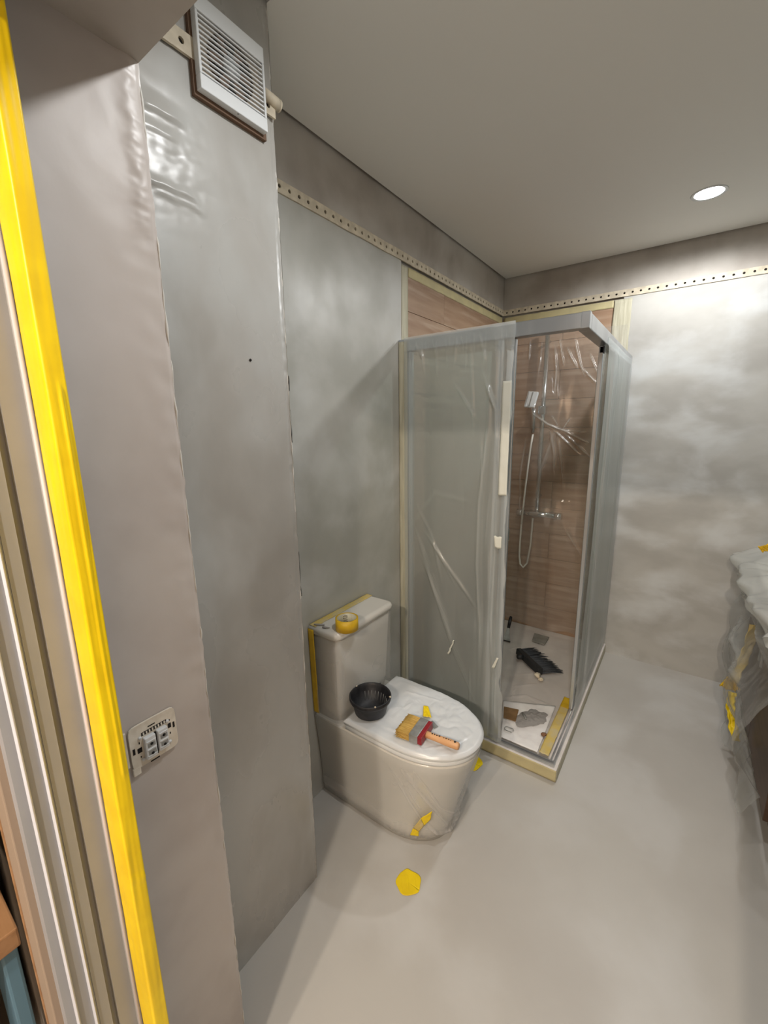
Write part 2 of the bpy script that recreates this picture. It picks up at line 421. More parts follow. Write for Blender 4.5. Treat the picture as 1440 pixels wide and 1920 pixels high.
# yellow tape folded round the jamb
def tape_fn(u, v):
    z = .02+2.0*v; w = .0006*nz(u*9, z*9, 3)+.0012*max(0, nz(u*3, z*4, 9))
    if u < .43:
        t = u/.43; p = Vector((.5012+w, -2.8285-.0205*t, z))
    else:
        t = (u-.43)/.57; p = Vector((.5012-.056*t, -2.8502-w, z))
    # a torn overlap where the strip was joined
    j, _ = segdist(p.x*2+p.y*.6, z, (-.70, .845), (-.62, .875))
    p.x += .0015*max(0, 1-abs(z-(.86+.35*(u-.5)*.06))/.006)
    if u < .3: p.x += .0022*max(0, 1-abs(u-.16-.03*nz(0, z*3))/.05)*(1 if 1.05 < z < 1.62 else 0)
    return tuple(p)
yt = grid('masking_tape', 28, 260, tape_fn, 'tape_yellow', None, thick=.0006)
tag(yt, 'long bright yellow masking tape folded down the edge of the door frame', 'tape')

# ================================================================== WALL SWITCH (cover removed)
sw = root('light_switch', (PS+.001, -2.733, .935), 'double wall switch mechanism without its cover plate, beside the taped door frame', 'switch')
SX = PS+.004
bm = bmesh.new(); pr = []
yc, zc, a = -2.733, .979, .0435
for k in range(44):
    t = 2*PI*k/44; ct, st = math.cos(t), math.sin(t); e = .22
    y = yc+a*math.copysign(abs(ct)**e, ct); z = zc+a*math.copysign(abs(st)**e, st)
    y += .0008*nz(k*3.1, 1); z += .0012*nz(k*2.3, 4); pr.append((y, z))
A = [bm.verts.new((SX-.002, y, z)) for y, z in pr]; B = [bm.verts.new((SX+.002, y, z)) for y, z in pr]
bm.faces.new(A); bm.faces.new(B)
for k in range(44): bm.faces.new((A[k], A[(k+1) % 44], B[(k+1) % 44], B[k]))
from_bm('mounting_plate', bm, 'ivory_plastic', sw)
box('leg_tab', SX-.003, SX+.0022, -2.777, -2.763, .922, .94, 'ivory_plastic', sw, .002)
F0 = SX+.002
for y0, y1, z0, z1 in [(-2.755, -2.708, .997, 1.004), (-2.742, -2.729, 1.0085, 1.0105), (-2.745, -2.728, .9335, .936), (-2.765, -2.757, .966, .976), (-2.706, -2.700, .982, .992),
                       (-2.773, -2.769, .968, .980), (-2.6965, -2.693, .978, .990), (-2.7613, -2.7595, .984, .988), (-2.7613, -2.7595, .955, .958), (-2.704, -2.702, .968, .972), (-2.703, -2.701, .997, 1.0)]:
    box('slot', F0-.0006, F0+.0005, y0, y1, z0, z1, 'dark_gap', sw)
for k in range(8): box('comb_tooth', F0, F0+.0012, -2.7525+k*.0056, -2.7498+k*.0056, .998, 1.003, 'ivory_plastic', sw)
box('rocker_gap', F0, F0+.004, -2.7338, -2.7302, .946, .992, 'dark_gap', sw)
for y0, y1, dz in [(-2.754, -2.734, 0), (-2.730, -2.711, .003)]:
    b_ = box('rocker', F0, F0+.010, y0, y1, .948+dz, .994+dz*.3, 'white_plastic', sw, .0015)
    for zz in (.957, .973): box('recess', F0+.0095, F0+.0106, y0+.004, y1-.002, zz+dz, zz+.008+dz, 'steel', b_)
    for zz in (.9585, .979): lathe('hole', [(0, 0), (.0028, 0), (.0028, .0006), (0, .0006)], 'dark_gap', b_, (F0+.0106, (y0+y1)/2+.001, zz+dz), 12, axis=Matrix.Rotation(PI/2, 3, 'Y'))
    for zz in (.9545, .968, .9845): box('ridge', F0+.0098, F0+.0115, y0+.002, y1-.001, zz+dz, zz+.0017+dz, 'white_plastic', b_)
for y, z in [(-2.7585, .996), (-2.7065, .999), (-2.757, .949), (-2.706, .953)]:
    lathe('screw', [(0, 0), (.0032, 0), (.003, .0025), (0, .003)], 'white_plastic', sw, (F0, y, z), 10, axis=Matrix.Rotation(PI/2, 3, 'Y'))
# broken wall box edge next to it
tag(box('back_box_edge', PS-.001, PS+.0035, -2.790, -2.7795, .945, 1.018, 'ivory_plastic', None, .001), 'cream back box edge showing between switch plate and yellow tape', 'back box')

# ================================================================== EXTRACTOR FAN
fn_ = root('exhaust_fan', (PF, -2.35, 2.235), 'square white bathroom extractor fan with slatted grille high on the pillar', 'fan')
FY0, FY1, FZ0, FZ1, FX = -2.435, -2.266, 2.240, 2.405, .268
box('sealant_shade_frame', PF+.001, PF+.010, FY0-.006, FY1+.008, FZ0-.008, FZ1+.006, 'fan_dark_brown', fn_)  # backing rim, coloured brown for the shadow in the gap round the bezel
box('back_plate', PF+.010, PF+.012, FY0+.003, FY1-.003, FZ0+.003, FZ1-.003, 'fan_tan', fn_)
boxes('bezel', [(PF+.010, FX, FY0, FY1, FZ0, FZ0+.027), (PF+.010, FX, FY0, FY1, FZ1-.031, FZ1), (PF+.010, FX, FY0, FY0+.006, FZ0+.027, FZ1-.031), (PF+.010, FX, FY1-.006, FY1, FZ0+.027, FZ1-.031)], 'white_plastic', fn_, .0015)
ns = 12
for k in range(ns):
    z = FZ0+.027+(k+.5)*(.107/ns)
    box('slat', FX-.006, FX-.0015, FY0+.006, FY1-.006, z-.0016, z+.0016, 'white_plastic', fn_, .0006, 1)
RY = Matrix.Rotation(PI/2, 3, 'Y')
lathe('duct_ring', [(.052, 0), (.055, 0), (.055, .006), (.052, .006)], 'fan_brown', fn_, (PF+.0125, -2.35, 2.322), 40, axis=RY)
lathe('duct_shadow', [(0, 0), (.051, 0), (.051, .0004), (0, .0004)], 'dark_gap', fn_, (PF+.0125, -2.35, 2.322), 40, axis=RY)
lathe('hub', [(0, 0), (.022, 0), (.021, .006), (0, .007)], 'white_plastic', fn_, (PF+.0132, -2.35, 2.322), 24, axis=RY)
for k in range(6):
    t = k*PI/3; c, s = math.cos(t), math.sin(t); q = []
    for r, w in ((.02, .006), (.05, .013)):
        for sg in (-1, 1): q.append((PF+.014+sg*.002, -2.35+r*c-sg*w*s, 2.322+r*s+sg*w*c))
    bm = bmesh.new(); v = [bm.verts.new(p) for p in q]; v2 = [bm.verts.new((p[0]+.001, p[1], p[2])) for p in q]
    bm.faces.new((v[0], v[1], v[3], v[2])); bm.faces.new((v2[0], v2[2], v2[3], v2[1]))
    from_bm('blade', bm, 'fan_dark_brown', fn_)
lathe('cover_screw', [(0, 0), (.0022, 0), (.002, .001), (0, .001)], 'steel', fn_, (-2.35*0+PF+.022, -2.345, FZ0-.0005), 10)
# cream trim end poking past the pillar's arris beside the fan
ke = root('conduit_end', (PF+.012, -2.222, 2.305), 'cream plastered conduit end poking past the pillar edge beside the fan', 'conduit')
tube('pipe', [(PF+.012, -2.262, 2.328), (PF+.011, -2.24, 2.327), (PF+.011, -2.217, 2.325)], [.011, .0125, .013], 'strip_cream', ke, 14)
lathe('rim', [(.007, 0), (.013, 0), (.013, .004), (.007, .004)], 'strip_cream', ke, (PF+.011, -2.217, 2.325), 18, axis=Matrix.Rotation(-PI/2, 3, 'X'))

# ================================================================== DOWNLIGHTS
def downlight(x, y, z, label, power, colr, ang=174, blend=.4, glow='lamp_glow', rad=.055):
    r = root('ceiling_light', (x, y, z-.004), label, 'downlight', 'recessed ceiling downlights')
    lathe('trim_ring', [(rad, -.002), (rad+.010, -.003), (rad+.012, 0), (rad, 0)], 'white_plastic', r, (x, y, z), 40)
    lathe('lens', [(0, -.0012), (rad*.96, -.0012), (rad*.96, -.0004), (0, -.0004)], glow, r, (x, y, z), 40)
    d = bpy.data.lights.new('bulb', 'SPOT'); d.energy = power; d.color = colr; d.spot_size = math.radians(ang); d.spot_blend = blend; d.shadow_soft_size = .035
    l = bpy.data.objects.new('bulb', d); col.objects.link(l); l.parent = r; l.location = (0, 0, -.012)
    return r
downlight(1.103, -.538, H, 'bright round downlight in the grey ceiling above the vanity side', ROOM_W, COOL)
downlight(1.05, -2.20, H, 'round downlight in the ceiling just inside the doorway head', ROOM_W*.75, COOL)
downlight(1.24, -4.60, 2.56, 'warm round downlight in the hall ceiling straight behind the doorway', HALL_W, WARM, glow='lamp_glow_warm')
downlight(.86, -4.60, 2.56, 'warm round downlight in the hall ceiling nearer the hall shelf', HALL_W*.75, WARM, glow='lamp_glow_warm')

# ================================================================== SHOWER TRAY
tr = root('shower_tray', (.41, -.66, 0), 'low stone shower tray with raised rim under the enclosure', 'shower tray')
box('base', 0, LX+.012, -LY-.012, -.001, 0, .046, 'tray_stone', tr, .004)
boxes('rim', [(0, LX+.012, -LY-.012, -LY+.028, .046, TZ), (LX-.028, LX+.012, -LY+.028, -.001, .046, TZ)], 'tray_stone', tr, .002)

# ================================================================== SHOWER ENCLOSURE
se = root('shower_enclosure', (.41, -.66, TZ), 'aluminium framed corner shower enclosure with sliding glass panels, sheeted in plastic', 'shower enclosure')
box('top_rail', 0.0, LX, -LY, -LY+.045, 1.895, ZR, 'aluminium', se, .003)
box('top_rail', LX-.045, LX, -LY+.0455, -.002, 1.895, ZR, 'aluminium', se, .003)
box('corner_cap', LX-.028, LX+.0015, -LY-.0015, -LY+.028, 1.894, ZR+.001, 'aluminium', se, .002)
boxes('bottom_rail', [(.05, LX, -LY, -LY+.010, TZ, TZ+.016), (.05, LX-.01, -LY+.018, -LY+.024, TZ, TZ+.014)], 'aluminium', se, .001)
boxes('bottom_rail', [(LX-.010, LX, -LY+.011, -.002, TZ, TZ+.016), (LX-.024, LX-.018, -LY+.026, -.002, TZ, TZ+.014)], 'aluminium', se, .001)
box('wall_post', 0.001, .05, -LY, -LY+.04, TZ, 1.894, 'alu_dull', se, .002)
box('wall_post', LX-.04, LX, -.05, -.002, TZ, 1.894, 'aluminium', se, .002)
def panel(x0, x1, y0, y1, m_ax, fr):
    # a framed glass leaf: stiles, rails, pane
    p = box('sliding_panel' if fr else 'fixed_panel', x0, x1, y0, y1, TZ+.018, 1.893, 'glass_pane', se)
    return p
fp = panel(.052, .50, -LY+.006, -LY+.012, 'x', False)
box('stile', .052, .074, -LY+.002, -LY+.016, TZ+.018, 1.893, 'aluminium', fp, .002)
box('stile', .480, .502, -LY+.002, -LY+.016, TZ+.018, 1.893, 'aluminium', fp, .002)
sp = panel(.13, .545, -LY+.024, -LY+.030, 'x', True)
box('stile', .527, .549, -LY+.020, -LY+.034, TZ+.018, 1.893, 'aluminium', sp, .002)
box('handle', .532, .544, -LY+.034, -LY+.060, 1.05, 1.11, 'chrome', sp, .003)
fq = panel(LX-.012, LX-.006, -.62, -.052, 'y', False)
box('stile', LX-.016, LX-.002, -.640, -.618, TZ+.018, 1.893, 'aluminium', fq, .002)
sq_ = panel(LX-.030, LX-.024, -.86, -.26, 'y', True)
box('stile', LX-.036, LX-.018, -.885, -.858, TZ+.018, 1.893, 'aluminium', sq_, .002)
box('roller', LX-.034, LX-.014, -.885, -.862, 1.862, 1.893, 'black_plastic', sq_, .003)
# cream tape on the wall post and round the tray
def tape_plane(name, fn, label, m, nu=6, nv=60, cat='tape', group=None):
    o = grid(name, nu, nv, fn, m, None, smooth=True, thick=.0007); return tag(o, label, cat, group)
tape_plane('masking_tape', lambda u, v: (.0015+.048*u+.001*nz(u, v*30), -LY-.0022-.0008*nz(u*4, v*50, 2), .07+1.87*v), 'cream masking tape down the shower post against the toilet wall', 'tape_cream', 6, 120)
tape_plane('masking_tape', lambda u, v: (.001+(LX+.0112)*v, -LY-.0135-.0012*nz(u*3, v*30, 1), .004+.058*u+.003*nz(v*20, 3)*u), 'cream masking tape along the front edge of the shower tray', 'tape_cream_y', 6, 90)
tape_plane('masking_tape', lambda u, v: (LX+.0135+.0012*nz(u*3, v*30, 4), -LY-.011+(LY+.006)*v, .004+.052*u), 'cream masking tape along the side edge of the shower tray facing the open floor', 'tape_cream', 6, 90)
tape_plane('masking_tape', lambda u, v: (-.0015, -1.2905+.058*u+.001*nz(u, v*20), 1.94+.34*v), 'short upright cream tape on the wall above the shower post', 'tape_cream', 6, 30)
tape_plane('masking_tape', lambda u, v: (-.001, -1.23+1.222*v, 2.240+.042*u+.002*nz(u, v*20)), 'yellowish masking tape under the bead on the toilet wall side of the shower', 'tape_cream_y', 5, 80)
tape_plane('masking_tape', lambda u, v: (.008+.68*v, .0005, 2.240+.042*u+.002*nz(u, v*20)), 'yellowish masking tape under the bead on the far shower wall', 'tape_cream_y', 5, 60)
tape_plane('masking_tape', lambda u, v: (.69+.095*u+.003*nz(u*2, v*25), -.0035-.005*abs(nz(u*9, v*3, 7)), .07+2.21*v), 'wide creased translucent cream tape upright on the far wall beside the shower', 'tape_cream', 16, 120)

# ================================================================== SHOWER SET
ss = root('shower_set', (.33, -.03, .9), 'chrome shower riser with hand shower, hose and bar mixer on the brown tiles', 'shower')
tube('riser', [(.327, -.062, .96), (.327, -.062, 2.16)], .015, 'chrome', ss, 14)
tube('wall_bracket', [(.327, .002, 2.09), (.327, -.062, 2.09)], .009, 'chrome', ss, 10)
tube('wall_bracket', [(.327, .002, 1.06), (.327, -.062, 1.06)], .009, 'chrome', ss, 10)
box('slider', .300, .352, -.098, -.048, 1.62, 1.675, 'chrome', ss, .006)
hs = tube('hand_shower', [(.285, -.125, 1.50), (.287, -.128, 1.60), (.285, -.135, 1.66)], [.010, .012, .014], 'chrome', ss, 14)
bm = bmesh.new(); add_box(bm, -.036, .036, -.010, .010, -.055, .055, .008, 3)
bm.transform(Matrix.Translation((.270, -.145, 1.715)) @ Matrix.Rotation(-.35, 4, 'X') @ Matrix.Rotation(.12, 4, 'Y'))
from_bm('spray_head', bm, 'white_plastic', hs)
bm = bmesh.new(); add_box(bm, -.004, .004, -.0115, -.0105, -.048, .048); add_box(bm, -.028, -.024, -.0115, -.0105, -.048, .048)
bm.transform(Matrix.Translation((.270, -.145, 1.715)) @ Matrix.Rotation(-.35, 4, 'X') @ Matrix.Rotation(.12, 4, 'Y'))
from_bm('spray_slot', bm, 'steel', hs)
tube('hose', [(.284, -.118, 1.49), (.272, -.112, 1.40), (.261, -.108, 1.28), (.250, -.104, 1.14), (.242, -.102, 1.0), (.234, -.1, .85), (.230, -.1, .72), (.231, -.1, .62), (.240, -.1, .56), (.262, -.095, .535), (.285, -.085, .57), (.297, -.07, .70), (.30, -.06, .90)], .0065, 'hose_white', ss, 10)
mx = tube('mixer_bar', [(.215, -.065, .935), (.465, -.065, .935)], .021, 'chrome', ss, 18)
tube('mixer_knob', [(.448, -.065, .935), (.492, -.065, .935)], .025, 'chrome', mx, 18)
tube('mixer_knob', [(.190, -.065, .935), (.232, -.065, .935)], .025, 'chrome', mx, 18)
tube('diverter', [(.327, -.065, .94), (.327, -.063, .985)], .014, 'chrome', mx, 12)
for xx in (.265, .415): tube('inlet', [(xx, .002, .935), (xx, -.05, .935)], .016, 'chrome', mx, 12)

# ================================================================== PLASTIC SHEETING ON THE SHOWER
front_r = [([(.096, 1.923), (.144, 1.847)], .006, .010, .25), ([(.12, 1.93), (.15, 1.78)], .005, .008, .12), ([(.288, 1.75), (.408, 1.576)], .007, .012, .22), ([(.417, 1.80), (.487, 1.62), (.501, 1.40)], .010, .012, .30),
           ([(.454, 1.90), (.458, 1.545), (.428, 1.228), (.428, .94), (.447, .65), (.453, .167)], .012, .016, .22), ([(.138, 1.073), (.28, .90), (.436, .721)], .008, .012, .25), ([(.427, 1.747), (.496, 1.605)], .008, .008, .2),
           ([(.12, .95), (.24, .70), (.33, .45)], .006, .012, .12), ([(.10, 1.20), (.20, 1.02), (.25, .80)], .005, .010, .12), ([(.16, 1.07), (.33, .80)], .004, .008, .12), ([(.50, 1.9), (.512, 1.3), (.505, .7), (.53, .12)], .012, .014, .2),
           ([(.20, 1.93), (.215, 1.75)], .004, .008, .1), ([(.30, 1.93), (.29, 1.80)], .004, .008, .1), ([(.36, 1.93), (.38, 1.7), (.39, 1.5)], .005, .010, .1), ([(.533, .49), (.548, .129)], .01, .01, .15),
           ([(.06, 1.05), (.2, 1.25), (.4, 1.22)], .003, .02, .06), ([(.40, 1.93), (.44, 1.80)], .005, .008, .15), ([(.08, 1.6), (.085, .4)], .004, .010, .12)]
random.seed(21)
for k in range(9): front_r.append(([(.085+.006*k, 1.10-.02*k), (.15+.02*k, .96-.06*k), (.20+.034*k, .86-.085*k)], .003, .006, .13))
for k in range(17):
    x_ = .07+k*.028+random.uniform(-.008, .008); l_ = random.uniform(.05, .17)
    front_r.append(([(x_, 1.935), (x_+random.uniform(-.01, .02), 1.935-l_)], .0025, .005, .14))
for k in range(7):
    x_ = random.uniform(.40, .53); z_ = random.uniform(.3, 1.6)
    front_r.append(([(x_, z_), (x_+random.uniform(-.02, .02), z_-.25)], .005, .006, .15))
def film_front(u, v):
    z = .085+(1.955-.085)*v
    xe = .552+.010*nz(z*3, 1)+.006*nz(z*14, 2)
    if z < 1.15: xe += .018*(1-z/1.15)+.008*nz(z*9, 8)
    x = .035+(xe-.035)*u
    h, d = ridges(x, z, front_r)
    lowf = .008*nz(x*6, z*2.2, 5)+.003*nz(x*22, z*4, 6)
    fold = .014*max(0, (x-.40)/.15)*(.5+.5*math.sin(x*95+2*nz(z*2, 3)))*(1 if z < 1.86 else .3)
    top = max(0, (z-1.88)/.07)
    y = -LY-.0055-(abs(lowf)+h+abs(fold))*(1-.75*min(1, top))
    return (x, y, z), d*.7+.12*max(0, (x-.41)/.14)*(.5+.5*math.sin(x*95+2*nz(z*2, 3)))+.05*nz(x*7, z*2, 9)
ff = grid('plastic_sheet', 110, 300, film_front, 'film_front')
tag(ff, 'milky plastic sheet taped over the front panel of the shower, creased, beside the toilet', 'plastic sheet')
side_r = [([(-.80, 1.93), (-.81, 1.3), (-.84, .7), (-.86, .2)], .012, .016, .30), ([(-.66, 1.93), (-.72, 1.6), (-.74, 1.2)], .010, .014, .30), ([(-.58, 1.93), (-.60, 1.5), (-.62, .9)], .008, .014, .18), ([(-.40, 1.93), (-.44, 1.6)], .006, .02, .15),
          ([(-.2, 1.9), (-.26, 1.5), (-.22, .9), (-.24, .3)], .008, .03, .15), ([(-.9, 1.0), (-.7, .8)], .005, .02, .12), ([(-.62, 1.93), (-.52, 1.75)], .006, .02, .2)]
def film_side(u, v):
    z = .09+(1.925-.09)*v
    y0 = -.90+.01*nz(z*4, 7)-.10*max(0, 1-z/1.0)**1.2
    y = y0+(-.02-y0)*u
    h, d = ridges(y, z, side_r)
    x = LX+.006+abs(.004*nz(y*3, z*1.2, 3))+.0006*abs(nz(y*9, z*2, 2))+h*.6
    if z > 1.88: x = max(LX+.0025, x-(z-1.88)*.3)
    return (x, y, z), d+.06*nz(y*5, z*2, 8)
fs = grid('plastic_sheet', 90, 220, film_side, 'film_side')
tag(fs, 'pale green-white plastic sheet over the side panel of the shower facing the far wall floor', 'plastic sheet')
back_r = [([(.221, 2.108), (.222, 1.966)], .008, .007, .25), ([(.379, 2.06), (.402, 1.891), (.404, 1.726)], .010, .010, .28), ([(.406, 2.10), (.427, 1.998), (.447, 1.91)], .010, .007, .35), ([(.455, 2.034), (.485, 1.969), (.535, 1.885)], .010, .006, .45),
          ([(.499, 2.085), (.515, 2.011), (.544, 1.913), (.577, 1.837)], .011, .007, .5), ([(.55, 1.906), (.598, 1.846), (.65, 1.792)], .010, .006, .5), ([(.588, 1.986), (.62, 1.911), (.657, 1.836)], .009, .006, .4),
          ([(.287, 1.633), (.372, 1.557), (.434, 1.526), (.53, 1.495)], .016, .008, .65), ([(.453, 1.519), (.543, 1.477), (.636, 1.43)], .012, .008, .4), ([(.386, 1.526), (.421, 1.358), (.43, 1.2)], .009, .010, .18),
          ([(.398, 1.526), (.512, 1.422), (.586, 1.351)], .010, .008, .28), ([(.464, 1.519), (.506, 1.591)], .010, .006, .4), ([(.44, 1.532), (.393, 1.618)], .008, .006, .3), ([(.43, 1.525), (.47, 1.30), (.50, 1.1)], .008, .010, .14),
          ([(.42, 1.53), (.34, 1.25), (.31, 1.0)], .008, .016, .14), ([(.45, 1.52), (.62, 1.50)], .008, .007, .3), ([(.46, 1.51), (.66, 1.33)], .008, .008, .2), ([(.24, 1.52), (.20, 1.2), (.22, .9)], .006, .012, .18), ([(.30, 2.1), (.29, 1.85)], .006, .008, .18), ([(.5, .9), (.7, .6)], .006, .02, .06)]
def film_back(u, v):
    x = .015+.77*u; z0 = .11+.05*nz(x*5, 2)+.02*math.sin(x*14); z = z0+(2.12-z0)*v
    h, d = ridges(x, z, back_r)
    bulge = .10*math.exp(-((x-.29)/.10)**2-((z-1.66)/.16)**2)
    y = -.085-bulge-h-.012*nz(x*4, z*2, 4)-.004*nz(x*16, z*5, 5)-.02*max(0, 1-z)**1
    if z < 1.05: y -= .035*math.exp(-((x-.33)/.16)**2-((z-.93)/.12)**2)
    dd = d+.07*nz(x*5, z*3, 7)+.10*math.exp(-((x-.43)/.14)**2-((z-1.36)/.12)**2)
    return (x, y, z), max(-.10, dd*1.8)
fb = grid('plastic_sheet', 130, 330, film_back, 'film_back')
tag(fb, 'clear plastic sheet hung inside the shower over the brown tiles and hand shower', 'plastic sheet')
# small white tapes and scraps on the front sheet
tape_plane('masking_tape', lambda u, v: (.516+.036*u, -LY-.024-.002*nz(u*2, v*9), 1.268+.462*v), 'long narrow off-white tape upright at the shower opening', 'tape_white', 5, 50)
tape_plane('masking_tape', lambda u, v: (.505+.035*u+.006*(1-v)*(1-u), -LY-.027, 1.037+.052*v+.006*nz(u*3, v)), 'small square off-white tape scrap below the narrow tape at the shower opening', 'tape_white', 5, 6)
tape_plane('paper_scrap', lambda u, v: (.296+.03*v+.010*(u-.5)*(1-.5*v)+.006*nz(v*6, 2), -LY-.024, .458+.085*v), 'torn white tape scrap low on the front shower sheet', 'tape_white', 4, 10, 'tape scrap')
tape_plane('paper_scrap', lambda u, v: (.528+.02*v+.014*(u-.5)*(1-.4*v), -LY-.034, .470+.058*v), 'small torn cream scrap low at the edge of the shower opening', 'tape_white', 4, 8, 'tape scrap')

# ================================================================== INSIDE THE TRAY
def tray_film(u, v):
    x = .012+.765*u; y = -1.28+1.255*v
    hgt = .0055*abs(nz(x*7, y*7, 3))+.003*abs(nz(x*18, y*16, 6))
    h, d = ridges(x, y, [([(.45, -.95), (.55, -.86), (.72, -.88)], .006, .012, .3), ([(.42, -.70), (.52, -.62), (.60, -.66)], .004, .008, .2), ([(.50, -.98), (.47, -.80), (.58, -.70)], .004, .01, .2), ([(.38, -.42), (.34, -.36), (.30, -.42), (.35, -.46)], .004, .006, .15), ([(.62, -1.24), (.72, -1.0)], .003, .008, .2)])
    edge = .03*max(0, 1-min(u, 1-v)/.03)**1.5
    return (x, y, .0468+hgt*.6+h+edge*.4), d+.10*nz(x*6, y*6, 9)
tf = grid('plastic_sheet', 90, 140, tray_film, 'film_tray'); tag(tf, 'crumpled plastic dust sheet lying in the shower tray', 'plastic sheet')
def crumple(name, poly_fn, z, label, m, cat, n=16, amp=.004, seed=1):
    return tag(grid(name, n, n, lambda u, v: (*poly_fn(u, v), z+amp*abs(nz(u*5, v*5, seed))+amp*.4*abs(nz(u*13, v*13, seed))), m, None, thick=.0006), label, cat)
def quad(a, b, c, d):
    return lambda u, v: tuple((a[i]*(1-u)+b[i]*u)*(1-v)+(d[i]*(1-u)+c[i]*u)*v for i in (0, 1))
crumple('paper_sheet', quad((.46, -.985), (.71, -.87), (.725, -1.262), (.55, -1.262)), .056, 'white crumpled paper sheet at the front corner of the shower tray', 'paper_white', 'paper', 24, .005, 3)
tag(prism('cardboard_piece', [(.486, -1.045), (.560, -1.026), (.576, -1.124), (.514, -1.130)], .064, .067, 'card_brown'), 'square brown cardboard piece on white paper in the shower tray', 'cardboard')
# grey powder heap
def heap(u, v):
    a = 2*PI*u; r = v; rr = (.075+.022*nz(math.cos(a)*1.7, math.sin(a)*1.7, 3)+.010*nz(math.cos(a)*6, math.sin(a)*6, 4))
    ca, sa = math.cos(a)*rr*.75, math.sin(a)*rr*1.25
    x = .632+(ca*.86-sa*-.5)*r; y = -1.045+(sa*.86+ca*-.5)*r
    return (x, y, .060+.010*(1-r*r)*(1+.6*nz(x*60, y*60, 2)))
dp = grid('dust_heap', 48, 12, heap, 'powder'); dp['kind'] = 'stuff'; tag(dp, 'heap of grey plaster dust on white paper in the shower tray', 'dust')
ring = [(.568+.022*math.cos(t), -1.200+.016*math.sin(t), .066+.002*math.sin(3*t)) for t in [k*2*PI/18 for k in range(17)]]
tag(tube('wire_loop', ring, .002, 'steel', None, 6), 'small bent loop of wire near the front tray corner', 'wire')
tag(tube('tape_twist', [(.585, -1.045, .070), (.602, -1.065, .073), (.618, -1.085, .070)], [.005, .006, .004], 'steel', None, 8), 'small grey twist of foil beside the dust heap', 'foil twist')
def tray_tape(y0, y1, m, label, z):
    return tag(grid('masking_tape', 6, 40, lambda u, v: (.7315+.044*u+.002*nz(u, v*20), y0+(y1-y0)*v+.004*nz(u*4, 1), z+.0008*nz(u*3, v*20, 2)), m, None, thick=.0006), label, 'tape')
tray_tape(-1.262, -.855, 'tape_old', 'faded yellow masking tape along the open side of the shower tray floor', .063)
tray_tape(-.868, -.772, 'tape_ochre', 'short darker yellow tape end at the inner end of the faded tray tape', .0645)
tag(prism('loose_tile', [(.377, -.122), (.481, -.121), (.483, -.246), (.394, -.236)], .056, .064, 'slate_tile', None, .001), 'small grey square tile lying at the back of the shower tray', 'tile')
for i, (x, y, r, m, l) in enumerate([(.553, -.657, .020, 'plaster_bit', 'larger cream plaster crumb beside the broom head'), (.578, -.682, .015, 'plaster_bit', 'smaller cream plaster crumb nearer the tray opening'), (.721, -1.137, .014, 'brown_bit', 'brown plaster crumb beside the faded yellow tray tape')]):
    bm = bmesh.new(); bmesh.ops.create_icosphere(bm, subdivisions=3, radius=r)
    for v in bm.verts: v.co *= .85+.45*mn.noise(v.co*70+Vector((i*5, 0, 0))); v.co.z *= .7
    zmin = min(v.co.z for v in bm.verts)
    for v in bm.verts: v.co += Vector((x, y, .058-zmin))
    tag(from_bm('plaster_crumb', bm, m, None, True), l, 'crumb', 'plaster crumbs in the tray')
# broom head: black block with a socket and a fan of bristles
br = root('broom_head', (.46, -.56, .055), 'black broom head with stiff bristles lying on its side in the shower tray', 'broom')
p0, p1 = Vector((.372, -.470, .085)), Vector((.562, -.628, .080)); ax = (p1-p0).normalized(); sd = Vector((.66, .75, -.08)).normalized()
bm = bmesh.new(); add_box(bm, 0, (p1-p0).length, -.018, .018, -.022, .022, .008, 3)
mt = Matrix((ax, sd, ax.cross(sd).normalized())).transposed().to_4x4(); mt.translation = p0; bm.transform(mt)
blk = from_bm('block', bm, 'broom_black', br)
tube('socket', [p0+ax*.075-sd*.012, p0+ax*.075-sd*.05+Vector((0, 0, .004))], [.017, .014], 'broom_black', br, 14)
bm = bmesh.new()
for i in range(26):
    for j in range(4):
        t = (i+.5)/26; base = p0+ax*((p1-p0).length*t)+sd*.016+Vector((0, 0, -.014+.009*j))
        spread = -.25+.40*t+random.uniform(-.06, .06)
        d = (sd+ax*spread).normalized(); ln = .135+random.uniform(-.016, .010)
        tip = base+d*ln+Vector((random.uniform(-.004, .004), random.uniform(-.004, .004), .004-.006*j+random.uniform(-.004, .004)))
        tip.z = max(tip.z, .060)
        mid = (base+tip)/2+Vector((0, 0, .004)); mid.z = max(mid.z, .061)
        add_tube(bm, [base, mid, tip], [.0028, .0026, .0012], 5)
from_bm('bristles', bm, 'broom_fibre', br, True)
# putty knife standing against the corner
pk = root('putty_knife', (.235, -.30, .056), 'small grey putty knife leaning in the back of the shower tray', 'putty knife')
bm = bmesh.new()
for dy in (0, -.002):
    for p in [(.218, -.338, .058), (.272, -.336, .058), (.246, -.285, .135), (.232, -.286, .135)]: bm.verts.new((p[0], p[1]+dy, p[2]))
bm.verts.ensure_lookup_table(); v = bm.verts
for f in [(0, 1, 2, 3), (7, 6, 5, 4), (0, 4, 5, 1), (1, 5, 6, 2), (2, 6, 7, 3), (3, 7, 4, 0)]: bm.faces.new([v[i] for i in f])
from_bm('blade', bm, 'steel', pk)
tube('handle', [(.239, -.286, .132), (.238, -.255, .175), (.237, -.235, .20)], [.010, .012, .009], 'black_plastic', pk, 10)
box('edge', .216, .274, -.343, -.335, .056, .062, 'black_plastic', pk, .001)

